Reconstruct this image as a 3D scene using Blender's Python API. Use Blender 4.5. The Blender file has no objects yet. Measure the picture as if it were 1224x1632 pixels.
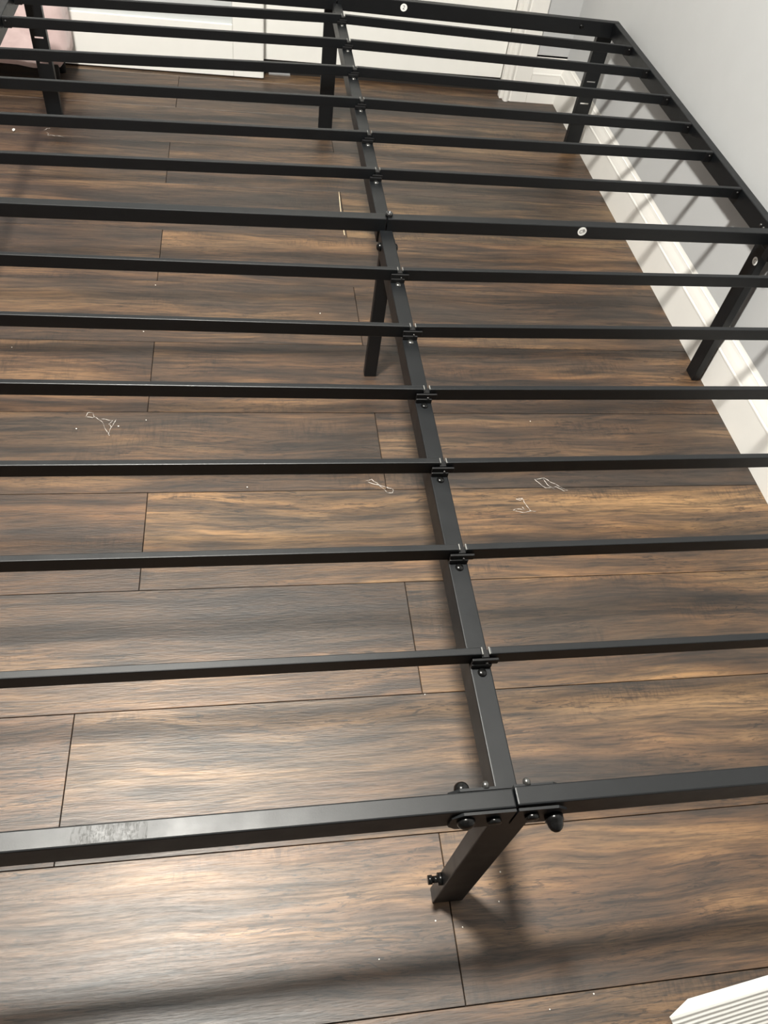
import bpy, bmesh, math, random
from mathutils import Vector, Matrix, Quaternion

scene = bpy.context.scene
C = scene.collection
rnd = random.Random(7)

# ------------------------------------------------------------------ camera
cam_data = bpy.data.cameras.new('camera')
cam = bpy.data.objects.new('camera', cam_data)
C.objects.link(cam)
cam_data.sensor_fit = 'HORIZONTAL'
cam_data.sensor_width = 36.0
cam_data.lens = 36.266
cam_data.clip_start = 0.02
cam.matrix_world = Matrix((
    (0.98568080, 0.01755809, -0.16770534, -0.23587444),
    (-0.11846813, 0.77985838, -0.61464315, -0.21199419),
    (0.11999444, 0.62570969, 0.77077151, 1.07373713),
    (0, 0, 0, 1)))
scene.camera = cam

# ------------------------------------------------------------------ world, lamp strength, exposure
world = bpy.data.worlds.new('world')
scene.world = world
world.use_nodes = True
world.node_tree.nodes['Background'].inputs[0].default_value = (1.0, 0.97, 0.93, 1)
world.node_tree.nodes['Background'].inputs[1].default_value = 0.05
LAMP_STRENGTH = 290.0
LAMP_COLOR = (1.0, 0.97, 0.895, 1)
LAMP_POS = (-0.55, 0.48, 2.40)
vs = scene.view_settings
scene.display_settings.display_device = 'sRGB'
vs.view_transform = 'Standard'
vs.look = 'None'
vs.exposure = 2.0
vs.gamma = 1.0
vs.use_curve_mapping = False


# ------------------------------------------------------------------ helpers
def tag(o, label=None, cat=None, group=None, kind=None):
    if label: o['label'] = label
    if cat: o['category'] = cat
    if group: o['group'] = group
    if kind: o['kind'] = kind
    return o


def obj(name, bm, mat, parent=None, smooth=False):
    me = bpy.data.meshes.new(name)
    bmesh.ops.recalc_face_normals(bm, faces=bm.faces[:])
    bm.to_mesh(me)
    bm.free()
    if mat: me.materials.append(mat)
    if smooth:
        for p in me.polygons: p.use_smooth = True
    o = bpy.data.objects.new(name, me)
    C.objects.link(o)
    if parent: o.parent = parent
    return o


def empty(name, loc):
    o = bpy.data.objects.new(name, None)
    o.empty_display_size = 0.05
    o.location = loc
    C.objects.link(o)
    return o


def hexa(bm, pts, bevel=0.0, seg=2):
    """eight corners: bottom 0-3 (ccw), top 4-7"""
    v = [bm.verts.new(p) for p in pts]
    fs = [bm.faces.new([v[i] for i in q]) for q in
          ((3, 2, 1, 0), (4, 5, 6, 7), (0, 1, 5, 4), (1, 2, 6, 5), (2, 3, 7, 6), (3, 0, 4, 7))]
    if bevel:
        es = set(e for f in fs for e in f.edges)
        bmesh.ops.bevel(bm, geom=list(es), offset=bevel, segments=seg, affect='EDGES', profile=0.5)


def box(bm, x0, x1, y0, y1, z0, z1, bevel=0.0, seg=2):
    hexa(bm, [(x0, y0, z0), (x1, y0, z0), (x1, y1, z0), (x0, y1, z0),
              (x0, y0, z1), (x1, y0, z1), (x1, y1, z1), (x0, y1, z1)], bevel, seg)


def xbar(bm, xa, ya, xb, yb, depth, z0, z1, bevel=0.0012):
    """bar whose front face runs from (xa,ya) to (xb,yb); depth towards +y"""
    hexa(bm, [(xa, ya, z0), (xb, yb, z0), (xb, yb + depth, z0), (xa, ya + depth, z0),
              (xa, ya, z1), (xb, yb, z1), (xb, yb + depth, z1), (xa, ya + depth, z1)], bevel)


def lathe(bm, prof, center, axis, n=16):
    """profile of (radius, height) revolved about axis from center"""
    a = Vector(axis).normalized()
    q = Vector((0, 0, 1)).rotation_difference(a)
    c = Vector(center)
    rings = []
    for r, h in prof:
        if r < 1e-7:
            rings.append([bm.verts.new(c + q @ Vector((0, 0, h)))])
        else:
            rings.append([bm.verts.new(c + q @ Vector((r * math.cos(2 * math.pi * i / n), r * math.sin(2 * math.pi * i / n), h))) for i in range(n)])
    for A, B in zip(rings, rings[1:]):
        for i in range(n):
            j = (i + 1) % n
            if len(A) == 1 and len(B) == 1: continue
            if len(A) == 1: bm.faces.new([A[0], B[i], B[j]])
            elif len(B) == 1: bm.faces.new([A[i], A[j], B[0]])
            else: bm.faces.new([A[i], A[j], B[j], B[i]])
    if len(rings[0]) > 1: bm.faces.new(rings[0][::-1])
    if len(rings[-1]) > 1: bm.faces.new(rings[-1])


def dome(r, h, base=0.0):
    return [(r, -0.001), (r, base)] + [(r * math.cos(t), base + h * math.sin(t)) for t in (0.4, 0.8, 1.15)] + [(0, base + h)]


def tube(bm, pts, r, n=6):
    pts = [Vector(p) for p in pts]
    rings = []
    for i, p in enumerate(pts):
        d = (pts[min(i + 1, len(pts) - 1)] - pts[max(i - 1, 0)])
        if d.length < 1e-9: d = Vector((1, 0, 0))
        q = Vector((0, 0, 1)).rotation_difference(d.normalized())
        rings.append([bm.verts.new(p + q @ Vector((r * math.cos(2 * math.pi * k / n), r * math.sin(2 * math.pi * k / n), 0))) for k in range(n)])
    for A, B in zip(rings, rings[1:]):
        for k in range(n):
            bm.faces.new([A[k], A[(k + 1) % n], B[(k + 1) % n], B[k]])
    bm.faces.new(rings[0][::-1])
    bm.faces.new(rings[-1])


# ------------------------------------------------------------------ materials
class NT:
    def __init__(self, name):
        self.m = bpy.data.materials.new(name)
        self.m.use_nodes = True
        self.t = self.m.node_tree
        self.p = self.t.nodes['Principled BSDF']

    def n(self, kind, **kw):
        nd = self.t.nodes.new(kind)
        for k, v in kw.items():
            if k.startswith('i_'):
                nd.inputs[k[2:].replace('_', ' ')].default_value = v
            else:
                setattr(nd, k, v)
        return nd

    def l(self, a, b):
        self.t.links.new(a, b)

    def ramp(self, fac, stops, interp='LINEAR'):
        r = self.n('ShaderNodeValToRGB')
        r.color_ramp.interpolation = interp
        els = r.color_ramp.elements
        while len(els) < len(stops): els.new(0.5)
        for e, (pos, col) in zip(els, stops):
            e.position = pos
            e.color = col if len(col) == 4 else (*col, 1)
        self.l(fac, r.inputs[0])
        return r.outputs[0]

    def mix(self, a, b, fac, mode='MIX'):
        m = self.n('ShaderNodeMix', data_type='RGBA', blend_type=mode)
        for sock, v in ((m.inputs[0], fac), (m.inputs[6], a), (m.inputs[7], b)):
            if hasattr(v, 'links'): self.l(v, sock)
            else: sock.default_value = v if not isinstance(v, tuple) or len(v) == 4 else (*v, 1)
        return m.outputs[2]

    def noise(self, vec, scale, detail=4, rough=0.55, dist=0.0):
        nd = self.n('ShaderNodeTexNoise')
        nd.inputs['Scale'].default_value = scale
        nd.inputs['Detail'].default_value = detail
        nd.inputs['Roughness'].default_value = rough
        nd.inputs['Distortion'].default_value = dist
        if vec is not None: self.l(vec, nd.inputs['Vector'])
        return nd.outputs[0]

    def mapping(self, vec, scale, loc=(0, 0, 0), rot=(0, 0, 0)):
        m = self.n('ShaderNodeMapping')
        m.inputs['Scale'].default_value = scale
        m.inputs['Location'].default_value = loc
        m.inputs['Rotation'].default_value = rot
        self.l(vec, m.inputs['Vector'])
        return m.outputs[0]

    def bump(self, h, strength, dist):
        b = self.n('ShaderNodeBump')
        b.inputs['Strength'].default_value = strength
        b.inputs['Distance'].default_value = dist
        self.l(h, b.inputs['Height'])
        self.l(b.outputs[0], self.p.inputs['Normal'])
        return b

    def set(self, color=None, rough=None, metal=None, spec=None):
        if color is not None: self.p.inputs['Base Color'].default_value = (*color, 1)
        if rough is not None: self.p.inputs['Roughness'].default_value = rough
        if metal is not None: self.p.inputs['Metallic'].default_value = metal
        if spec is not None: self.p.inputs['Specular IOR Level'].default_value = spec
        return self


def plain(name, color, rough=0.5, metal=0.0, spec=0.5, bump=None, var=0.04):
    t = NT(name).set(color, rough, metal, spec)
    tc = t.n('ShaderNodeTexCoord').outputs['Object']
    nz = t.noise(tc, 14, 3)
    c2 = tuple(min(1, c * (1 + var)) for c in color)
    c1 = tuple(c * (1 - var) for c in color)
    t.l(t.ramp(nz, [(0.35, c1), (0.65, c2)]), t.p.inputs['Base Color'])
    if bump:
        t.bump(t.noise(tc, bump[0], 3), bump[1], bump[2])
    return t.m


def make_wood():
    t = NT('dark_hickory_laminate').set(rough=0.36, spec=0.5)
    tc = t.n('ShaderNodeTexCoord').outputs['Object']
    oi = t.n('ShaderNodeObjectInfo')
    rr = t.n('ShaderNodeMath', operation='MULTIPLY')
    t.l(oi.outputs['Random'], rr.inputs[0]); rr.inputs[1].default_value = 37.0
    comb = t.n('ShaderNodeCombineXYZ')
    for k in range(3): t.l(rr.outputs[0], comb.inputs[k])
    add = t.n('ShaderNodeVectorMath', operation='ADD')
    t.l(tc, add.inputs[0]); t.l(comb.outputs[0], add.inputs[1])
    v = add.outputs[0]
    # slow sideways drift of the grain
    drift = t.noise(t.mapping(v, (2.6, 5.0, 1)), 1.0, 2, 0.5)
    sep = t.n('ShaderNodeSeparateXYZ'); t.l(v, sep.inputs[0])
    dm = t.n('ShaderNodeMath', operation='MULTIPLY_ADD')
    t.l(drift, dm.inputs[0]); dm.inputs[1].default_value = 0.05; t.l(sep.outputs[1], dm.inputs[2])
    cw = t.n('ShaderNodeCombineXYZ')
    t.l(sep.outputs[0], cw.inputs[0]); t.l(dm.outputs[0], cw.inputs[1]); t.l(sep.outputs[2], cw.inputs[2])
    w = cw.outputs[0]
    broad = t.noise(t.mapping(w, (1.3, 11, 1)), 1.0, 4, 0.62, 0.35)
    base = t.ramp(broad, [(0.30, (0.036, 0.0250, 0.0190)), (0.42, (0.066, 0.0425, 0.0285)),
                          (0.51, (0.118, 0.0720, 0.0425)), (0.59, (0.188, 0.1210, 0.0690)), (0.70, (0.262, 0.1780, 0.1060))])
    # greyish smoky patches
    smoke = t.noise(t.mapping(w, (2.0, 9, 1), (5, 3, 1)), 1.0, 4, 0.6, 0.5)
    smf = t.ramp(smoke, [(0.50, (0, 0, 0)), (0.64, (0.75, 0.75, 0.75))])
    col = t.mix(base, (0.062, 0.0465, 0.0365), smf)
    # growth streaks, middling and fine
    mid = t.noise(t.mapping(w, (3.4, 46, 1), (2, 7, 4)), 1.0, 5, 0.66, 0.4)
    mf = t.ramp(mid, [(0.36, (0.42, 0.40, 0.39)), (0.47, (0.93, 0.92, 0.91)), (0.63, (1.50, 1.44, 1.34))])
    col = t.mix(col, mf, 1.0, 'MULTIPLY')
    lines = t.noise(t.mapping(w, (9, 210, 1), (6, 2, 8)), 1.0, 4, 0.66, 0.3)
    lf = t.ramp(lines, [(0.38, (0.48, 0.46, 0.45)), (0.49, (1, 1, 1)), (0.61, (1.26, 1.23, 1.17))])
    col = t.mix(col, lf, 0.9, 'MULTIPLY')
    # short broken dark squiggles
    sq = t.noise(t.mapping(w, (20, 150, 1), (7, 3, 2)), 1.0, 5, 0.7, 1.6)
    sqm = t.noise(t.mapping(v, (4.5, 11, 1), (2, 2, 6)), 1.0, 2, 0.5)
    sqf = t.ramp(sq, [(0.39, (0.30, 0.28, 0.27)), (0.465, (1, 1, 1))])
    sqk = t.ramp(sqm, [(0.41, (0, 0, 0)), (0.57, (1, 1, 1))])
    col = t.mix(col, t.mix(col, sqf, 1.0, 'MULTIPLY'), sqk)
    # thin dark veins
    vein = t.noise(t.mapping(w, (1.5, 21, 1), (3, 8, 5)), 1.0, 3, 0.55, 1.1)
    vm = t.n('ShaderNodeMath', operation='SUBTRACT'); t.l(vein, vm.inputs[0]); vm.inputs[1].default_value = 0.5
    va = t.n('ShaderNodeMath', operation='ABSOLUTE'); t.l(vm.outputs[0], va.inputs[0])
    vf = t.ramp(va.outputs[0], [(0.0, (0.48, 0.46, 0.45)), (0.016, (1, 1, 1))])
    vmask = t.noise(t.mapping(v, (2.5, 7, 1), (9, 1, 7)), 1.0, 2, 0.5)
    vmf = t.ramp(vmask, [(0.45, (0, 0, 0)), (0.6, (0.85, 0.85, 0.85))])
    col = t.mix(col, t.mix(col, vf, 1.0, 'MULTIPLY'), vmf)
    # short pores along the grain
    pores = t.noise(t.mapping(v, (55, 520, 1), (8, 1, 3)), 1.0, 2, 0.55)
    pf = t.ramp(pores, [(0.30, (0.50, 0.49, 0.48)), (0.45, (1, 1, 1))])
    col = t.mix(col, pf, 0.7, 'MULTIPLY')
    # saw chatter across the grain, only in patches
    chat = t.noise(t.mapping(v, (170, 30, 1), (4, 4, 9)), 1.0, 4, 0.65, 0.6)
    cm = t.noise(t.mapping(v, (4.2, 9.5, 1), (11, 6, 2)), 1.0, 3, 0.55)
    cmf = t.ramp(cm, [(0.55, (0, 0, 0)), (0.66, (0.9, 0.9, 0.9))])
    cf = t.ramp(chat, [(0.38, (0.50, 0.48, 0.48)), (0.54, (1, 1, 1))])
    col = t.mix(col, t.mix(col, cf, 1.0, 'MULTIPLY'), cmf)
    # tone of the single plank
    col = t.mix(col, oi.outputs['Color'], 1.0, 'MULTIPLY')
    col = t.mix(col, (0.585, 0.56, 0.515), 1.0, 'MULTIPLY')
    t.l(col, t.p.inputs['Base Color'])
    rg = t.ramp(lines, [(0.3, (0.58, 0.58, 0.58)), (0.65, (0.49, 0.49, 0.49))])
    t.l(rg, t.p.inputs['Roughness'])
    bp = t.bump(pores, 0.34, 0.0012)
    t.l(bp.outputs[0], t.p.inputs['Coat Normal'])
    t.p.inputs['Coat Weight'].default_value = 0.08
    t.p.inputs['Coat Roughness'].default_value = 0.32
    t.p.inputs['Specular IOR Level'].default_value = 0.75
    return t.m


def make_black_metal():
    t = NT('black_powder_coated_steel').set((0.0028, 0.0037, 0.0048), 0.40, 0.0, 0.43)
    tc = t.n('ShaderNodeTexCoord').outputs['Object']
    t.bump(t.noise(tc, 900, 2), 0.10, 0.0004)
    nz = t.noise(tc, 35, 3)
    t.l(t.ramp(nz, [(0.3, (0.41,) * 3), (0.7, (0.47,) * 3)]), t.p.inputs['Roughness'])
    return t.m


def make_mottle():
    t = NT('see_through_mottle').set(rough=0.6)
    tc = t.n('ShaderNodeTexCoord').outputs['Object']
    a = t.noise(t.mapping(tc, (420, 60, 1)), 1.0, 3, 0.6, 1.2)
    b = t.noise(t.mapping(tc, (160, 160, 1)), 1.0, 4, 0.6, 2.0)
    mx = t.n('ShaderNodeMath', operation='ADD')
    t.l(a, mx.inputs[0]); t.l(b, mx.inputs[1])
    hf = t.n('ShaderNodeMath', operation='MULTIPLY')
    t.l(mx.outputs[0], hf.inputs[0]); hf.inputs[1].default_value = 0.5
    al = t.ramp(hf.outputs[0], [(0.40, (0.42,) * 3), (0.54, (0.04,) * 3)])
    t.l(al, t.p.inputs['Alpha'])
    t.p.inputs['Base Color'].default_value = (0.06, 0.06, 0.055, 1)
    t.p.inputs['Roughness'].default_value = 0.75
    return t.m


def make_ridged_white():
    t = NT('white_embossed_wood_grain').set((0.56, 0.55, 0.525), 0.55)
    tc = t.n('ShaderNodeTexCoord').outputs['Object']
    n1 = t.noise(t.mapping(tc, (9, 60, 1)), 1.0, 3, 0.5, 0.5)
    wv = t.n('ShaderNodeTexWave', wave_type='BANDS', bands_direction='Y')
    wv.inputs['Scale'].default_value = 62
    wv.inputs['Distortion'].default_value = 5.5
    wv.inputs['Detail'].default_value = 2.5
    wv.inputs['Detail Scale'].default_value = 0.22
    t.l(t.mapping(tc, (0.35, 1, 1)), wv.inputs['Vector'])
    ad = t.n('ShaderNodeMath', operation='MULTIPLY_ADD')
    t.l(n1, ad.inputs[0]); ad.inputs[1].default_value = 0.5; t.l(wv.outputs['Fac'], ad.inputs[2])
    t.bump(ad.outputs[0], 0.42, 0.002)
    return t.m


def make_velvet():
    t = NT('pale_pink_velvet').set((0.66, 0.44, 0.43), 0.85)
    tc = t.n('ShaderNodeTexCoord').outputs['Object']
    nz = t.noise(tc, 16, 4, 0.6, 0.8)
    t.l(t.ramp(nz, [(0.3, (0.70, 0.525, 0.515)), (0.7, (0.82, 0.64, 0.625))]), t.p.inputs['Base Color'])
    t.p.inputs['Sheen Weight'].default_value = 0.35
    t.bump(nz, 0.3, 0.008)
    return t.m


def make_plastic_film():
    t = NT('clear_plastic_film').set((0.85, 0.80, 0.74), 0.18)
    tc = t.n('ShaderNodeTexCoord').outputs['Object']
    al = t.ramp(t.noise(tc, 130, 2), [(0.40, (0.08,) * 3), (0.66, (0.62,) * 3)])
    t.l(al, t.p.inputs['Alpha'])
    return t.m


def emission(name, color, strength):
    t = NT(name)
    t.p.inputs['Base Color'].default_value = (0.8, 0.8, 0.8, 1)
    t.p.inputs['Emission Color'].default_value = color
    t.p.inputs['Emission Strength'].default_value = strength
    return t.m


WOOD = make_wood()
BLACK = make_black_metal()
BOLT = plain('black_oxide_bolt', (0.004, 0.004, 0.004), 0.25, 0.0, 0.32)
SCREW = plain('dark_nickel_screw', (0.16, 0.16, 0.155), 0.28, 0.9)
SCREW2 = plain('worn_black_bolt', (0.05, 0.05, 0.05), 0.3, 0.6)
CAP = plain('black_nylon', (0.0035, 0.0035, 0.004), 0.5, 0.0, 0.35)
CUT = plain('bare_cut_steel_edge', (0.22, 0.22, 0.21), 0.45, 0.3)
WALL = plain('pale_grey_wall_paint', (0.50, 0.508, 0.515), 0.65, bump=(300, 0.04, 0.0006), var=0.01)
TRIM = plain('white_gloss_trim_paint', (0.84, 0.825, 0.79), 0.38, bump=(60, 0.03, 0.001), var=0.012)
DOOR = plain('white_door_paint', (0.92, 0.915, 0.88), 0.4, var=0.012)
DOORPANEL = plain('light_grey_door_panel', (0.62, 0.645, 0.65), 0.35, var=0.01)
CEIL = plain('white_ceiling_paint', (0.78, 0.77, 0.75), 0.8, var=0.01)
SUB = plain('dark_joint_and_gap_shade', (0.012, 0.009, 0.007), 0.9)  # plank joints, also the painted shade below the rear door
CLOSETSHADE = plain('closet_shade_colour', (0.02, 0.02, 0.02), 0.9)
VELVET = make_velvet()
RIDGED = make_ridged_white()
BOARDEDGE = plain('white_matt_board_edge', (0.59, 0.59, 0.57), 0.6, bump=(180, 0.2, 0.001))
FILM = make_plastic_film()
MOTTLE = make_mottle()
PAPER = plain('white_sticker_paper', (0.86, 0.86, 0.84), 0.5, var=0.01)
INK = plain('grey_black_ink', (0.05, 0.05, 0.055), 0.6)
STRAW = plain('pale_broom_bristle', (0.85, 0.68, 0.46), 0.4)
CRUMB = plain('white_foam_crumb', (0.88, 0.84, 0.78), 0.6)
GUIDE = plain('grey_metal_guide', (0.55, 0.55, 0.56), 0.3, 0.8)
LAMPBASE = plain('white_lamp_base', (0.8, 0.8, 0.78), 0.4)
DIFF = emission('lit_lamp_diffuser', LAMP_COLOR, LAMP_STRENGTH)

# ------------------------------------------------------------------ setting: floor, walls, ceiling
RX0, RY0, RY1, CH = -3.4, -4.2, 2.385, 2.44


def wall_x(y):                     # front of the right baseboard at the floor
    return 0.7673 + 0.0081 * (y - 1)


BT = 0.0105                         # baseboard thickness

bm = bmesh.new()
box(bm, RX0 - 0.1, 1.0, RY0 - 0.1, 3.1, -0.08, -0.0035)
floor = tag(obj('floor', bm, SUB), 'dark hickory plank floor', kind='structure')

rows = [-4.2, -4.0, -3.795, -3.59, -3.385, -3.18, -2.975, -2.77, -2.565, -2.36, -2.155, -1.95, -1.745, -1.54, -1.335, -1.13, -0.925, -0.72, -0.525, -0.32, -0.1155, 0.0855, 0.2895, 0.493, 0.697,
        0.899, 1.107, 1.3185, 1.525, 1.742, 1.957, 2.168, 2.378, 2.4495]  # planks end at the closet; the dark slab paints its floor as shade
J0 = 9                             # rows before the ones listed below
joints = {10: -0.48, 11: 0.006, 12: -0.4885, 13: 0.0145, 14: -0.416, 15: 0.009, 16: -0.430, 17: 0.0065, 18: -0.437,
          19: 0.01, 20: -0.441, 21: 0.01, 22: -0.435, 23: 0.01}
# tone of single planks: row, index of the plank from the left
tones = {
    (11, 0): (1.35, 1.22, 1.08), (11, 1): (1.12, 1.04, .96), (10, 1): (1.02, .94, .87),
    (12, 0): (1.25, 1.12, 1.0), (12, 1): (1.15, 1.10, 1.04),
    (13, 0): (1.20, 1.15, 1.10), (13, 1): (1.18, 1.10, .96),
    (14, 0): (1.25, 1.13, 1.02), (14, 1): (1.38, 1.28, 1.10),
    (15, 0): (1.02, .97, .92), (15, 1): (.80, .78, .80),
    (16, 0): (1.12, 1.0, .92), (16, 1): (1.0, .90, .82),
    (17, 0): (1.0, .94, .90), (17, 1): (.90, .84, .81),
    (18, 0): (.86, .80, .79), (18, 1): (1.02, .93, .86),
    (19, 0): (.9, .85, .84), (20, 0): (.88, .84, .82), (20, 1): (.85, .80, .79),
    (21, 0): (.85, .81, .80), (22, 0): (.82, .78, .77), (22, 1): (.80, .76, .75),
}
PL = 1.205
for r in range(len(rows) - 1):
    y0, y1 = rows[r] + 0.0005, rows[r + 1] - 0.0005
    jx = joints.get(r - J0, -0.45 if r % 2 == 1 else 0.01)
    xs = [jx + k * PL for k in range(-4, 3)]
    cuts = [RX0 - 0.05] + [x for x in xs if RX0 < x < wall_x(y0) - 0.01] + [wall_x(0.5 * (y0 + y1)) + BT * 0.6]
    kvis = 0
    for x0, x1 in zip(cuts, cuts[1:]):
        bm = bmesh.new()
        xa, xb = x0 + 0.0006, x1 - 0.0006
        cx, cy = 0.5 * (xa + xb), 0.5 * (y0 + y1)
        hx, hy, e, d = 0.5 * (xb - xa), 0.5 * (y1 - y0), 0.0004, 0.0006
        dz = rnd.uniform(-0.00012, 0.00012)
        lo = [bm.verts.new((sx * hx, sy * hy, -0.004)) for sx, sy in ((-1, -1), (1, -1), (1, 1), (-1, 1))]
        mi = [bm.verts.new((sx * hx, sy * hy, -d)) for sx, sy in ((-1, -1), (1, -1), (1, 1), (-1, 1))]
        hi = [bm.verts.new((sx * (hx - e), sy * (hy - e), 0)) for sx, sy in ((-1, -1), (1, -1), (1, 1), (-1, 1))]
        for i in range(4):
            j = (i + 1) % 4
            bm.faces.new([lo[i], lo[j], mi[j], mi[i]])
            bm.faces.new([mi[i], mi[j], hi[j], hi[i]])
        bm.faces.new(hi)
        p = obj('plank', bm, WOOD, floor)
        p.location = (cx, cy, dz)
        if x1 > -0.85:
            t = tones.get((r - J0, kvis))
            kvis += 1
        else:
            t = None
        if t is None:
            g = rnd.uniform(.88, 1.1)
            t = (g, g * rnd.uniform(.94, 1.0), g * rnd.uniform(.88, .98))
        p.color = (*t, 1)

# right wall (slightly out of square) and its baseboard
bm = bmesh.new()
ya, yb = RY0, RY1
hexa(bm, [(wall_x(ya) + BT, ya, -0.01), (1.0, ya, -0.01), (1.0, yb + .02, -0.01), (wall_x(yb) + BT, yb + .02, -0.01),
          (wall_x(ya) + BT, ya, CH), (1.0, ya, CH), (1.0, yb + .02, CH), (wall_x(yb) + BT, yb + .02, CH)])
tag(obj('wall_right', bm, WALL), 'pale grey painted wall', kind='structure')


def base_profile():
    # (distance out from the wall, height)
    return [(0, 0), (BT, 0), (BT, 0.0855), (BT + .0006, 0.087), (BT + .0006, 0.090), (BT - .0010, 0.0935), (BT - .0013, 0.0965),
            (BT - .0031, 0.106), (BT - .0058, 0.117), (BT - .0068, 0.1235), (BT - .0068, 0.1255), (BT - .0083, 0.127),
            (BT - .0098, 0.133), (BT - .0110, 0.141), (0, 0.143)]


def extrude_profile(bm, A, B, prof):
    """A, B: functions (out, z) -> point at either end"""
    ra = [bm.verts.new(A(o, z)) for o, z in prof]
    rb = [bm.verts.new(B(o, z)) for o, z in prof]
    n = len(prof)
    for i in range(n):
        j = (i + 1) % n
        bm.faces.new([ra[i], ra[j], rb[j], rb[i]])
    bm.faces.new(ra[::-1])
    bm.faces.new(rb)


bm = bmesh.new()
extrude_profile(bm, lambda o, z: (wall_x(RY0) + BT - o, RY0, z), lambda o, z: (wall_x(RY1) + BT - o, RY1 - o, z), base_profile())
tag(obj('baseboard_right', bm, TRIM), 'white moulded baseboard', kind='structure')

# back wall with the closet opening
OX0, OX1, OZ = -1.06, 0.607, 2.06
bm = bmesh.new()
box(bm, OX1 + .004, 0.80, RY1, RY1 + 0.12, 0, CH)
box(bm, OX0, OX1 + .004, RY1, RY1 + 0.12, OZ, CH)
box(bm, RX0, OX0, RY1, RY1 + 0.12, 0, CH)
tag(obj('wall_back', bm, WALL), 'pale grey wall around the closet', kind='structure')
bm = bmesh.new()
extrude_profile(bm, lambda o, z: (0.683, RY1 - o, z), lambda o, z: (wall_x(RY1) + BT - o, RY1 - o, z), base_profile())
tag(obj('baseboard_back', bm, TRIM), 'short white baseboard beside the closet', kind='structure')
# closet inside, its unlit darkness put into the wall colour
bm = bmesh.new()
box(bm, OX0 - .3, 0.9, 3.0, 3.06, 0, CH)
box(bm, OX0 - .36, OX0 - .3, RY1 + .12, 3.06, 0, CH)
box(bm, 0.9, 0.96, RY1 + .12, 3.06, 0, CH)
tag(obj('wall_closet', bm, CLOSETSHADE), 'inside of the closet, its shade painted dark', kind='structure')
# casing of the closet opening: flat board with a rounded inner bead
bm = bmesh.new()
prof = [(0, 0.683), (0.008, 0.683), (0.010, 0.681), (0.011, 0.628), (0.0085, 0.625), (0.010, 0.621), (0.0145, 0.618),
        (0.0165, 0.613), (0.0155, 0.608), (0.012, 0.605), (0.004, 0.6035), (0, 0.6035)]
va = [bm.verts.new((x, RY1 - o, 0)) for o, x in prof]
vb = [bm.verts.new((x, RY1 - o, OZ + .07)) for o, x in prof]
for i in range(len(prof)):
    j = (i + 1) % len(prof)
    bm.faces.new([va[i], va[j], vb[j], vb[i]])
bm.faces.new(va); bm.faces.new(vb[::-1])
tag(obj('trim_1', bm, TRIM), 'white closet casing', kind='structure')
bm = bmesh.new()
box(bm, 0.6085, 0.6125, RY1, RY1 + .115, 0, OZ)
box(bm, 0.594, 0.6085, RY1 + .004, RY1 + .030, 0.0, OZ, .002)
tag(obj('trim_2', bm, TRIM), 'white closet jamb', kind='structure')
bm = bmesh.new()
box(bm, OX0 - .075, OX0, RY1 - .012, RY1, 0, OZ + .07, .003)
tag(obj('trim_3', bm, TRIM), 'white closet casing', kind='structure')
bm = bmesh.new()
box(bm, OX0, 0.603, RY1 - .012, RY1, OZ, OZ + .07, .003)
tag(obj('trim_4', bm, TRIM), 'white closet head casing', kind='structure')

# sliding closet doors
LY = 2.397
d1 = empty('door_1', (-0.62, LY, 0)); tag(d1, 'front sliding closet door, white with a grey panel', kind='structure')


def dpart(name, parent, x0, x1, y0, y1, z0, z1, mat, bev=.001):
    b = bmesh.new()
    px, py, pz = parent.location
    box(b, x0 - px, x1 - px, y0 - py, y1 - py, z0 - pz, z1 - pz, bev)
    return obj(name, b, mat, parent)


dpart('stile', d1, -0.2690, -0.1800, LY, LY + .034, 0.004, 2.04, DOOR)
dpart('stile', d1, -1.058, -0.968, LY, LY + .034, 0.004, 2.04, DOOR)
dpart('bottom_rail', d1, -0.9675, -0.2695, LY + .0005, LY + .034, 0.004, 0.148, DOOR)
dpart('top_rail', d1, -0.9675, -0.2695, LY + .0005, LY + .034, 1.94, 2.04, DOOR)
dpart('panel', d1, -0.9675, -0.2695, LY + .009, LY + .025, 0.148, 1.94, DOORPANEL)
dpart('edge_strip', d1, -0.1798, -0.1770, LY + .002, LY + .034, 0.004, 2.04, DOOR)
RYD = 2.450
d2 = empty('door_2', (0.2, RYD, 0)); tag(d2, 'rear sliding closet door, plain white', kind='structure')
dpart('leaf', d2, -0.235, 0.603, RYD, RYD + .034, 0.040, 2.04, DOOR)
dpart('gap_shade_strip', d2, -0.235, 0.603, RYD + .004, RYD + .030, 0.034, 0.0398, SUB)  # dark strip: shade of the gap under the door, put in as colour
bm = bmesh.new()
box(bm, -0.160, -0.092, 2.436, 2.449, 0.0, 0.0045, .0008)
box(bm, -0.160, -0.092, 2.446, 2.449, 0.0045, 0.011, .0006)
g = obj('floor_guide', bm, GUIDE)
tag(g, 'small grey metal sliding door guide on the floor under the closet doors', 'door guide')

# the rest of the room, behind and above the camera
bm = bmesh.new(); box(bm, RX0 - .1, RX0, RY0, 3.0, -0.01, CH)
tag(obj('wall_left', bm, WALL), 'pale grey painted wall', kind='structure')
bm = bmesh.new(); box(bm, RX0 - .1, 1.0, RY0 - .1, RY0, -0.01, CH)
tag(obj('wall_front', bm, WALL), 'pale grey painted wall', kind='structure')
bm = bmesh.new(); box(bm, RX0 - .1, 1.0, RY0 - .1, 3.06, CH, CH + .1)
tag(obj('ceiling', bm, CEIL), 'white ceiling', kind='structure')

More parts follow.
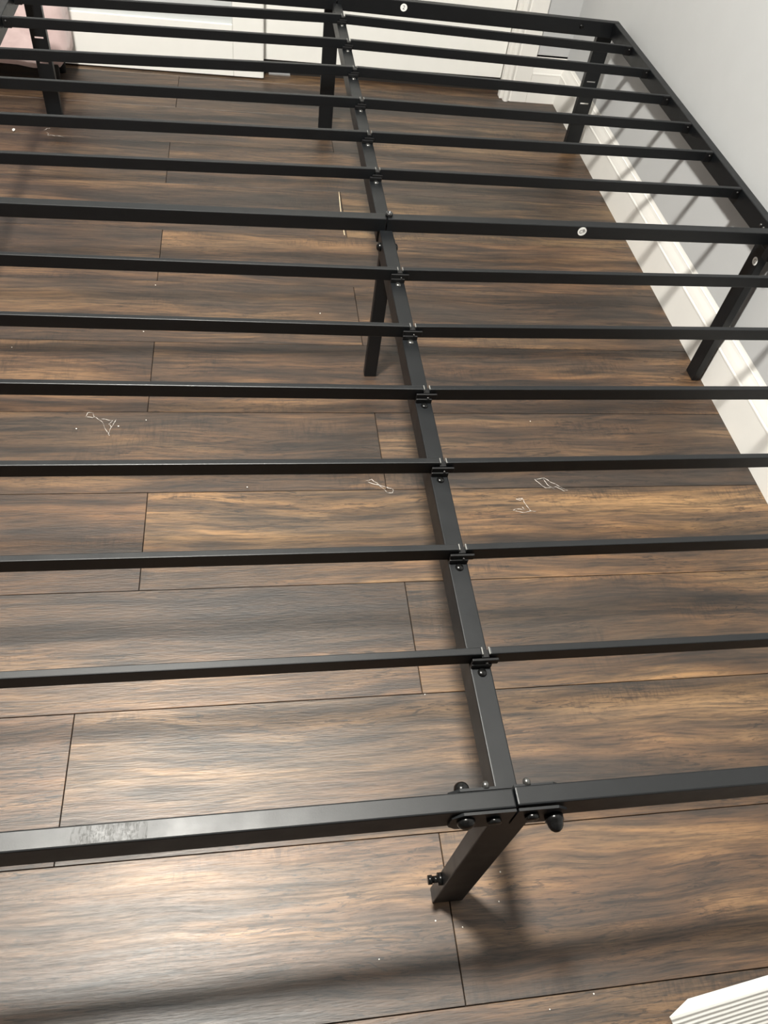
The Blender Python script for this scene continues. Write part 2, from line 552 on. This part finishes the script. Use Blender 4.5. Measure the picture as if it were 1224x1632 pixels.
lamp = empty('ceiling_lamp', (LAMP_POS[0], LAMP_POS[1], CH))
tag(lamp, 'round flush white ceiling lamp, lit, above the bed frame', 'lamp')
bm = bmesh.new()
lathe(bm, [(0.125, 0), (0.125, -0.03), (0.115, -0.036)], (0, 0, 0), (0, 0, 1), 40)
obj('lamp_base', bm, LAMPBASE, lamp)
bm = bmesh.new()
lathe(bm, [(0.11, -0.037), (0.108, -0.043), (0.085, -0.052), (0.045, -0.058), (0, -0.06)], (0, 0, 0), (0, 0, 1), 32)
obj('diffuser', bm, DIFF, lamp, smooth=True)

# ------------------------------------------------------------------ bed frame
H = 0.3705
WO, WI = 0.7605, 0.7427
bed = empty('bed_frame', (0, 1.0, 0))
tag(bed, 'bare black metal platform bed frame with narrow slats on the dark plank floor', 'bed')
O = Vector((0, 1.0, 0))


def part(name, bm, mat=BLACK, parent=bed, smooth=False):
    bmesh.ops.translate(bm, verts=bm.verts[:], vec=-O)
    return obj(name, bm, mat, parent, smooth)


# front bar, in two halves that meet over the front middle leg
CW, CHT = 0.0180, 0.0392
bm = bmesh.new(); xbar(bm, -WO, -0.0040, -0.0009, -0.0010, CW, H - CHT, H, .0016)
fl = part('front_bar', bm)
bm = bmesh.new(); xbar(bm, 0.0009, 0.0004, WO, 0.0025, CW, H - CHT, H, .0016)
fr = part('front_bar', bm)
bm = bmesh.new()
q = [bm.verts.new(p) for p in ((-0.3920, -0.0018, H + .0003), (-0.3290, -0.0014, H + .0003), (-0.3290, 0.0146, H + .0003), (-0.3905, 0.0142, H + .0003))]
bm.faces.new(q)
res = part('mottled_patch', bm, MOTTLE, fl); res['label'] = 'thin see-through mottled patch'  # thin grey mottled patch, partly see-through, just above the bar

# connector plates and bolts of the front joint
for y0, y1, nm in ((-0.0042, -0.0016, 'joint_plate'), (0.0176, 0.0202, 'joint_plate')):
    for xa, xb, s in ((-0.0610, -0.0012, -1), (0.0012, 0.0500, 1)):
        bm = bmesh.new()
        zt, zb = H - .0018, H - CHT - .001
        if s < 0: poly = [(xb, zb), (xb, zt), (xa + .010, zt), (xa, zt - .008), (xa, zb + .009), (xa + .008, zb)]
        else: poly = [(xa, zb), (xa, zt), (xb - .010, zt), (xb, zt - .008), (xb, zb + .009), (xb - .008, zb)]
        A = [bm.verts.new((x, y0, z)) for x, z in poly]
        B = [bm.verts.new((x, y1, z)) for x, z in poly]
        for i in range(len(A)):
            j = (i + 1) % len(A)
            bm.faces.new([A[i], A[j], B[j], B[i]])
        bm.faces.new(A); bm.faces.new(B[::-1])
        pl = part(nm, bm)
        if y0 < 0:
            for bx, bz, kind in (((-0.0468, H - .016, 0), (-0.0195, H - .018, 1)) if s < 0 else ((0.0165, H - .015, 1), (0.0400, H - .022, 2))):
                bm = bmesh.new()
                if kind == 0: lathe(bm, dome(.0088, .006, .002), (bx, y0, bz), (0, -1, 0), 18)
                elif kind == 1: lathe(bm, [(.0072, -.001), (.0072, .004), (.0060, .0052), (0, .0052)], (bx, y0, bz), (0, -1, 0), 6)
                else: lathe(bm, [(.0090, -.001), (.0090, .006), (.0078, .007)] + [(.0078 * math.cos(t), .007 + .009 * math.sin(t)) for t in (.4, .8, 1.2)] + [(0, .016)], (bx, y0, bz), (0, -1, 0), 18)
                part('bolt', bm, BOLT, pl, True)
        else:
            for bx, bz, rr_, mm in (((-0.0470, H - .0115, .0075, BOLT), (-0.0254, H - .004, .0036, SCREW)) if s < 0 else ((0.0150, H - .004, .0038, SCREW),)):
                bm = bmesh.new()
                lathe(bm, dome(rr_, rr_ * .9, .003), (bx, y1, bz), (0, 1, .12), 16)
                part('bolt', bm, mm, pl, True)

# middle bar
MB = [(-WI, 0.9805), (-0.0012, 0.9868), (0.0012, 0.9868), (WI, 0.9990)]
MD, MH = 0.0185, 0.0245
for a, b in ((0, 1), (2, 3)):
    bm = bmesh.new(); xbar(bm, *MB[a], *MB[b], MD, H - MH, H, .0014)
    mbar = part('middle_bar', bm)
# end bar
EB = [(-WO, 2.0080), (-0.0012, 2.0300), (0.0012, 2.0300), (WO, 2.0070)]
for a, b in ((0, 1), (2, 3)):
    bm = bmesh.new(); xbar(bm, *EB[a], *EB[b], 0.0185, H - 0.0375, H, .0014)
    eb = part('end_bar', bm)
    # joint screw near the corner
    bm = bmesh.new()
    sx = -1 if a == 0 else 1
    lathe(bm, dome(.006, .004, .001), (sx * .655, 2.0080 + .0035, H - .016), (0, -1, 0), 12)
    part('bolt', bm, BOLT, eb, True)

# side rails, each of two lengths
HR = 0.0375
for sx in (-1, 1):
    for y0, y1 in ((0.0195, 0.9955), (0.9975, 2.0262)):
        bm = bmesh.new()
        x0, x1 = (WI, WO) if sx > 0 else (-WO, -WI)
        if y1 > 2: y1 = 2.0068
        if y0 < .1: y0 = 0.0215
        box(bm, x0, x1, y0, y1, H - HR, H, .0016)
        part('side_rail', bm)
    bm = bmesh.new()
    if sx > 0: box(bm, WI - .010, WI - .0003, 0.9760, 0.9945, H - .046, H - .0245, .0015)
    else: box(bm, -WI + .0003, -WI + .010, 0.9600, 0.9785, H - .046, H - .0245, .0015)
    br = part('rail_bracket', bm, CAP)
    bm = bmesh.new()
    for k in range(3):
        lathe(bm, dome(.0030, .002, .001), (sx * (WI - .0005), 1.030 + .011 * k, H - .014), (-sx, 0, 0), 10)
    part('rivet', bm, SCREW, br, True)

# support beam under the slats
WB, DB, BH = 0.0114, 0.0209, 0.036
zb = H - DB
for y0, y1 in ((0.0204, 0.9865), (1.0065, 2.0280)):
    bm = bmesh.new(); box(bm, -WB, WB, y0, y1, zb - BH, zb, .0014)
    part('support_beam', bm)
bm = bmesh.new(); lathe(bm, [(.0062, -.001), (.0062, .005), (.0052, .006), (.0030, .006), (.0027, .003), (0, .003)], (0.0040, 0.9985, H), (0, 0, 1), 16)
part('bolt', bm, SCREW2, mbar, True)

# slats: two halves each; y at the left rail, over the beam, at the right rail
SL = {
    1: (0.1556, 0.1566, 0.1590), 2: (0.2919, 0.2914, 0.2980), 3: (0.4272, 0.4264, 0.4350), 4: (0.5680, 0.5619, 0.5705),
    5: (0.7050, 0.6975, 0.7115), 6: (0.8438, 0.8398, 0.8566), 7: (1.1350, 1.1549, 1.1602), 8: (1.2735, 1.2971, 1.3082),
    9: (1.4170, 1.4425, 1.4362), 10: (1.5482, 1.5957, 1.5725), 11: (1.7095, 1.7432, 1.7179), 12: (1.8410, 1.8928, 1.8538)}
SW, SH = 0.0085, 0.0205
GAP = 0.0046
for k, (yl, yc, yr) in SL.items():
    # over the beam the ends sit a little right of its middle
    cx = 0.0030
    for sx in (-1, 1):
        bm = bmesh.new()
        ye = yl if sx < 0 else yr
        xe, xc = sx * (WI - .0005), cx + sx * GAP
        if sx < 0: xbar(bm, xe, ye, xc, yc, SW, H - SH, H - .0002, .0011)
        else: xbar(bm, xc, yc, xe, ye, SW, H - SH, H - .0002, .0011)
        s = part('slat', bm)
        # nylon cap at the rail, its small screw, and the bare cut end over the beam
        dy = (ye - yc) / (abs(xe) - .003)
        bm = bmesh.new()
        ca, cb = abs(xe) - .017, abs(xe) - .0004
        ya_, yb_ = ye - dy * .017, ye
        if sx < 0: xbar(bm, -cb, yb_ - .0011, -ca, ya_ - .0011, SW + .0022, H - SH - .0012, H - .0012, .0008)
        else: xbar(bm, ca, ya_ - .0011, cb, yb_ - .0011, SW + .0022, H - SH - .0012, H - .0012, .0008)
        part('end_cap', bm, CAP, s)
        bm = bmesh.new(); lathe(bm, dome(.0018, .0012, .0006), (sx * (abs(xe) - .007), ye - .0012, H - .0075), (0, -1, 0), 8)
        part('screw', bm, SCREW, s, True)
        bm = bmesh.new()
        if sx < 0: box(bm, xc + .0001, xc + .0012, yc + .0002, yc + SW - .0002, H - .0022, H - .0001)
        else: box(bm, xc - .0012, xc - .0001, yc + .0002, yc + SW - .0002, H - .0022, H - .0001)
        part('cut_end', bm, CUT, s)
    # bracket on the beam that carries both halves
    near = k <= 6
    hw = 0.0145 if near else 0.0095
    bm = bmesh.new()
    ztop = H - .0060 if near else H - .0095
    box(bm, cx - hw, cx + hw, yc - .0044, yc - .0012, zb + .006, ztop, .0009)
    box(bm, -0.0112, 0.0112, yc - .0058, yc - .0012, zb + .0002, zb + .0075, .0010)
    box(bm, cx - GAP + .0004, cx + GAP - .0004, yc - .0012, yc + SW - .0004, zb + .0002, H - .0050, .0005)
    b = part('slat_bracket', bm, CAP)
    bm = bmesh.new(); lathe(bm, dome(.0050, .0026, .0008), (0.0005, yc - .0108, zb), (0, 0, 1), 16)
    part('screw', bm, SCREW if not near or k > 4 else BOLT, b, True)
    if near:
        bm = bmesh.new(); lathe(bm, dome(.0016, .0010, .0004), (cx + .002, yc - .0044, H - .012), (0, -1, .2), 8)
        part('rivet', bm, SCREW, b, True)


# legs
def leg_box(x0, x1, y0, y1, ztop, slots=None):
    """rectangular tube; slots: heights where a narrow slit runs through front and back"""
    bm = bmesh.new()
    if not slots:
        box(bm, x0, x1, y0, y1, 0.0008, ztop, .0014)
        return bm
    t, m = 0.0022, 0.009          # a channel, open to the back, slit through its face
    zs = sorted(slots)
    cuts = [0.0008]
    for z in zs: cuts += [z - .0021, z + .0021]
    cuts.append(ztop)
    for i in range(0, len(cuts), 2):
        box(bm, x0 + .0003, x1 - .0003, y0, y0 + t, cuts[i], cuts[i + 1])
    for z in zs:
        box(bm, x0 + .0003, x0 + m, y0, y0 + t, z - .0021, z + .0021)
        box(bm, x1 - m, x1 - .0003, y0, y0 + t, z - .0021, z + .0021)
    box(bm, x0, x0 + t, y0 + .0001, y1, 0.0008, ztop, .0006)
    box(bm, x1 - t, x1, y0 + .0001, y1, 0.0008, ztop, .0006)
    return bm


def leg(*a, **k):
    return part('leg', leg_box(*a, **k))


l = leg(-0.0172, 0.0232, -0.0008, 0.0180, H - CHT - .0004)            # front middle
bm = bmesh.new()
lathe(bm, [(.0075, -.001), (.0075, .005), (.0042, .005), (.0042, .012), (.0055, .012), (.0055, .017), (0, .017)], (-0.0172, 0.0100, 0.079), (-1, 0, 0), 12)
part('leg_bolt', bm, BOLT, l, True)
leg(-WO, -WI + .0005, 0.0000, 0.0390, H - CHT - .0004)                # front corners
leg(WI - .0005, WO, 0.0025, 0.0415, H - CHT - .0004)
l = leg(-0.0010, 0.0245, 1.0068, 1.0230, zb - BH - .0004)             # middle of the frame
for sx in (-1, 1):
    bm = bmesh.new(); lathe(bm, dome(.0072, .0055, .002), (-0.0114 if sx < 0 else 0.0114, 0.957, zb - .014), (sx, 0, 0), 14)
    part('bolt', bm, BOLT, l, True)
for sx in (-1, 1):                                                    # middle of the rails
    a, b = (WI, WO) if sx > 0 else (-WO, -WI)
    leg(a, b, 1.0060, 1.0420, H - HR - .0004)
YF = 2.036                                                            # far end, behind the end bar
for x0, x1, s in ((-0.7680, -0.7285, True), (-0.0285, 0.0108, False), (0.7185, 0.7620, True)):
    yy = YF if s else 2.0505
    leg(x0, x1, yy, yy + .018, H - .022, slots=(0.149, 0.209) if s else None)
    bm = bmesh.new()
    box(bm, x0, x1, (2.0268 if s else 2.0490), yy - .0003, H - .037, H - .022, .001)
    part('leg_plate', bm)


# stickers
def sticker(loc, normal, up, r, text, size, label):
    nrm, up = Vector(normal).normalized(), Vector(up).normalized()
    rt = up.cross(nrm)
    M = Matrix((rt, up, nrm)).transposed().to_4x4()
    bm = bmesh.new()
    lathe(bm, [(r, 0), (r, .0003)], (0, 0, 0), (0, 0, 1), 28)
    o = obj('sticker', bm, PAPER, bed)
    o.matrix_local = Matrix.Translation(Vector(loc) - O) @ M
    o['label'] = label
    cu = bpy.data.curves.new('lettering', 'FONT')
    cu.body = text; cu.size = size; cu.align_x = 'CENTER'; cu.align_y = 'CENTER'
    tmp = bpy.data.objects.new('lettering_curve', cu)
    C.objects.link(tmp)
    dg = bpy.context.evaluated_depsgraph_get()
    me = bpy.data.meshes.new_from_object(tmp.evaluated_get(dg))
    C.objects.unlink(tmp)
    bpy.data.objects.remove(tmp)
    me.materials.clear(); me.materials.append(INK)
    t = bpy.data.objects.new('lettering', me)
    C.objects.link(t)
    t.parent = o
    t.location = (0, 0, .0005)
    return o


sticker((0.1722, 2.0248 - .0004, H - .0150), (0, -1, 0), (0.12, 0, 1), 0.0090, '2', 0.0125, 'round white sticker reading 2')
sticker((0.3565, 0.9926 - .0002, H - .0095), (0, -1, 0), (-0.45, 0, 1), 0.0082, 'CB', 0.0088, 'round white sticker reading CB')
sticker((WI - .0003, 1.0155, 0.3010), (-1, 0, 0), (0, 0.1, 1), 0.0082, 'C', 0.0110, 'round white sticker reading C')

# ------------------------------------------------------------------ pink ottoman behind the far left leg
px0, px1, py0, py1, pz0, pz1 = -1.14, -0.722, 2.205, 2.388, 0.058, 0.42
ot = empty('ottoman', (-0.93, 2.29, 0))
tag(ot, 'pale pink velvet ottoman by the closet door behind the far left bed leg', 'ottoman')
bm = bmesh.new()
NX, NZ, nC = 64, 14, 4.5
cx_, cy_ = 0.5 * (px0 + px1), 0.5 * (py0 + py1)
rings = []
for j in range(NZ + 1):
    v = j / NZ
    z = pz0 + (pz1 - pz0) * v
    e = min(v, 1 - v) * (pz1 - pz0)
    ins = 0.0 if e > .03 else .022 * (1 - math.sqrt(max(0, 1 - (1 - e / .03) ** 2)))
    ring = []
    for i in range(NX):
        a = 2 * math.pi * i / NX
        ca, sa = math.cos(a), math.sin(a)
        ux = math.copysign(abs(ca) ** (2 / nC), ca); uy = math.copysign(abs(sa) ** (2 / nC), sa)
        wob = .0022 * math.sin(7 * a + 5 * v) * (1 if e < .12 else .5)
        zz = z - (.004 * math.sin(9 * a) if j < 2 else 0)
        ring.append(bm.verts.new((cx_ - ot.location.x + ux * ((px1 - px0) / 2 - ins - abs(wob)), cy_ - ot.location.y + uy * ((py1 - py0) / 2 - ins - abs(wob)), zz)))
    rings.append(ring)
for A, B in zip(rings, rings[1:]):
    for i in range(NX):
        j = (i + 1) % NX
        bm.faces.new([A[i], A[j], B[j], B[i]])
bm.faces.new(rings[0][::-1]); bm.faces.new(rings[-1])
obj('upholstery', bm, VELVET, ot, True)
for fx in (px0 + .05, px1 - .05):
    for fy in (py0 + .04, py1 - .04):
        bm = bmesh.new()
        lathe(bm, [(.011, 0), (.016, pz0 + .006)], (fx - ot.location.x, fy - ot.location.y, 0), (0, 0, 1), 14)
        obj('foot', bm, CAP, ot)

# ------------------------------------------------------------------ white board in the near right corner
d = Vector((0.99317, 0.11671, 0)).normalized()
n = Vector((-d.y, d.x, 0))
TA = math.radians(42)
LEN, WID, TH = 0.44, 0.219, 0.0168
wb_ = empty('board', (0.18321, -0.16285, 0.16))
tag(wb_, 'white ridged wood-grain board with mitred end, tilted off the floor at lower right', 'board')
down = -math.cos(TA) * n - math.sin(TA) * Vector((0, 0, 1))
nrm = -math.sin(TA) * n + math.cos(TA) * Vector((0, 0, 1))
# local axes: x along the board, y up its slope, z out of the ridged face
wb_.rotation_euler = Matrix((d, -down, nrm)).transposed().to_euler()
face = [(0.37 * WID, -WID), (LEN, -WID), (LEN, 0), (0, 0)]
back = [(0.37 * WID + .033, -WID), (LEN - .033, -WID), (LEN - .033, 0), (.033, 0)]
bm = bmesh.new()
hexa(bm, [(x, y, -.0012) for x, y in face] + [(x, y, 0) for x, y in face])
obj('grain_face', bm, RIDGED, wb_)
bm = bmesh.new()
hexa(bm, [(x, y, -TH) for x, y in back] + [(x, y, -.0013) for x, y in face])
obj('core', bm, BOARDEDGE, wb_)

# ------------------------------------------------------------------ litter on the floor
SHREDS = [
    ('largest tangled clear plastic shred on the floor, well left of the centre beam', [
        [(-0.5405, 0.8849), (-0.5379, 0.8945), (-0.5287, 0.8946), (-0.525, 0.885), (-0.5273, 0.8809), (-0.5386, 0.8836)],
        [(-0.525, 0.885), (-0.5158, 0.8768), (-0.5076, 0.8674), (-0.5024, 0.8526), (-0.4957, 0.8394), (-0.4934, 0.8341)],
        [(-0.4957, 0.8394), (-0.4918, 0.8553), (-0.4963, 0.8647), (-0.4908, 0.8742), (-0.5123, 0.8782)],
        [(-0.4918, 0.8553), (-0.4846, 0.8769), (-0.4896, 0.862)]]),
    ('looped clear plastic shred on the floor just left of the centre beam', [
        [(-0.0269, 0.7187), (-0.0163, 0.7208), (-0.0041, 0.7057), (-0.0141, 0.7095), (-0.0239, 0.7141), (-0.0041, 0.7057), (0.0093, 0.7024), (0.0206, 0.6955), (0.0195, 0.6875), (0.0092, 0.6876), (0.005, 0.6957), (-0.0041, 0.7057)]]),
    ('long curled clear plastic shred, farther of the two right of the centre beam', [
        [(0.2992, 0.7164), (0.3187, 0.7194), (0.3371, 0.7041), (0.3587, 0.6875), (0.3509, 0.6862), (0.3371, 0.6971), (0.3161, 0.6951), (0.3049, 0.7093), (0.2992, 0.7164)],
        [(0.3187, 0.7194), (0.3216, 0.702), (0.3336, 0.6911)]]),
    ('triangular clear plastic shred, nearer of the two right of the centre beam', [
        [(0.2513, 0.6698), (0.2639, 0.6695), (0.2664, 0.6574), (0.2729, 0.6395), (0.2833, 0.638)],
        [(0.2729, 0.6395), (0.2576, 0.6355), (0.2378, 0.6425), (0.249, 0.6445), (0.2627, 0.642), (0.2589, 0.6487)],
        [(0.2513, 0.6698), (0.259, 0.6642), (0.2639, 0.6695)]]),
    ('small clear plastic shred on the floor in front of the far left leg', [
        [(-0.7709, 1.9786), (-0.765, 1.9872), (-0.7573, 1.9909)],
        [(-0.7622, 1.9668), (-0.7569, 1.9623), (-0.7574, 1.9494), (-0.7489, 1.9557), (-0.7387, 1.9493), (-0.7272, 1.9508), (-0.7149, 1.9463)]])]
for lab, lines in SHREDS:
    bm = bmesh.new()
    ox, oy = lines[0][0]
    for ln in lines:
        pts = [(x - ox, y - oy, 0.0009 + 0.0010 * abs(math.sin(i * 2.1))) for i, (x, y) in enumerate(ln)]
        # smooth the traced line
        fine = []
        for a, b in zip(pts, pts[1:]):
            for k in range(3):
                t = k / 3
                fine.append(tuple(a[i] * (1 - t) + b[i] * t + (rnd.uniform(-.0008, .0008) if i < 2 else 0) for i in range(3)))
        fine.append(pts[-1])
        tube(bm, fine, 0.00055, 5)
    o = obj('plastic_shred', bm, FILM, None, True)
    o.location = (ox, oy, 0.0002)
    tag(o, lab, 'litter')

bm = bmesh.new()
pts = [(0.0070 - .0015 * math.sin(math.pi * k / 8) - .003 * k / 8 * 1.0 - .0055, 1.738 - .204 * k / 8 - 1.636, 0.0013) for k in range(9)]
tube(bm, pts, 0.0012, 6)
o = obj('broom_bristle', bm, STRAW, None, True)
o.location = (0.0055, 1.636, 0.0)
tag(o, 'thin pale straw bristle lying on the floor beside the centre beam', 'bristle')

CR = [(-0.6912, 1.5562), (-0.8454, 1.9662), (-0.703, 1.0806), (-0.4537, 1.1382), (-0.0789, 1.2148), (-0.4395, 1.3011), (-0.5532, 0.8528),
      (-0.4794, 0.8594), (-0.4308, 0.8761), (-0.2442, 0.7061), (0.3304, 0.875), (0.0178, 0.2875), (-0.0927, -0.0562), (-0.016, -0.0211),
      (0.0174, -0.0315), (0.0803, 0.0285), (0.0709, -0.0066), (0.1675, -0.1198), (0.108, -0.1299)]
bm = bmesh.new()
bmesh.ops.create_icosphere(bm, subdivisions=1, radius=1.0)
for v in bm.verts:
    v.co *= rnd.uniform(.75, 1.15)
    v.co.z *= 0.7
c0 = obj('crumb', bm, CRUMB, None, True)
for i, (x, y) in enumerate(CR):
    o = c0 if i == 0 else c0.copy()
    if i: C.objects.link(o)
    s = (0.0031 if i == 0 else 0.0045 if i == 1 else 0.0016 if y > .4 else 0.0012) * rnd.uniform(.85, 1.15)
    o.scale = (s * 1.3 if i == 1 else s, s, s)
    o.location = (x, y, s * .72)
    o.rotation_euler = (0, 0, rnd.uniform(0, 6))
    tag(o, 'tiny white foam crumb scattered on the dark plank floor', 'crumb', 'white crumbs on the floor')
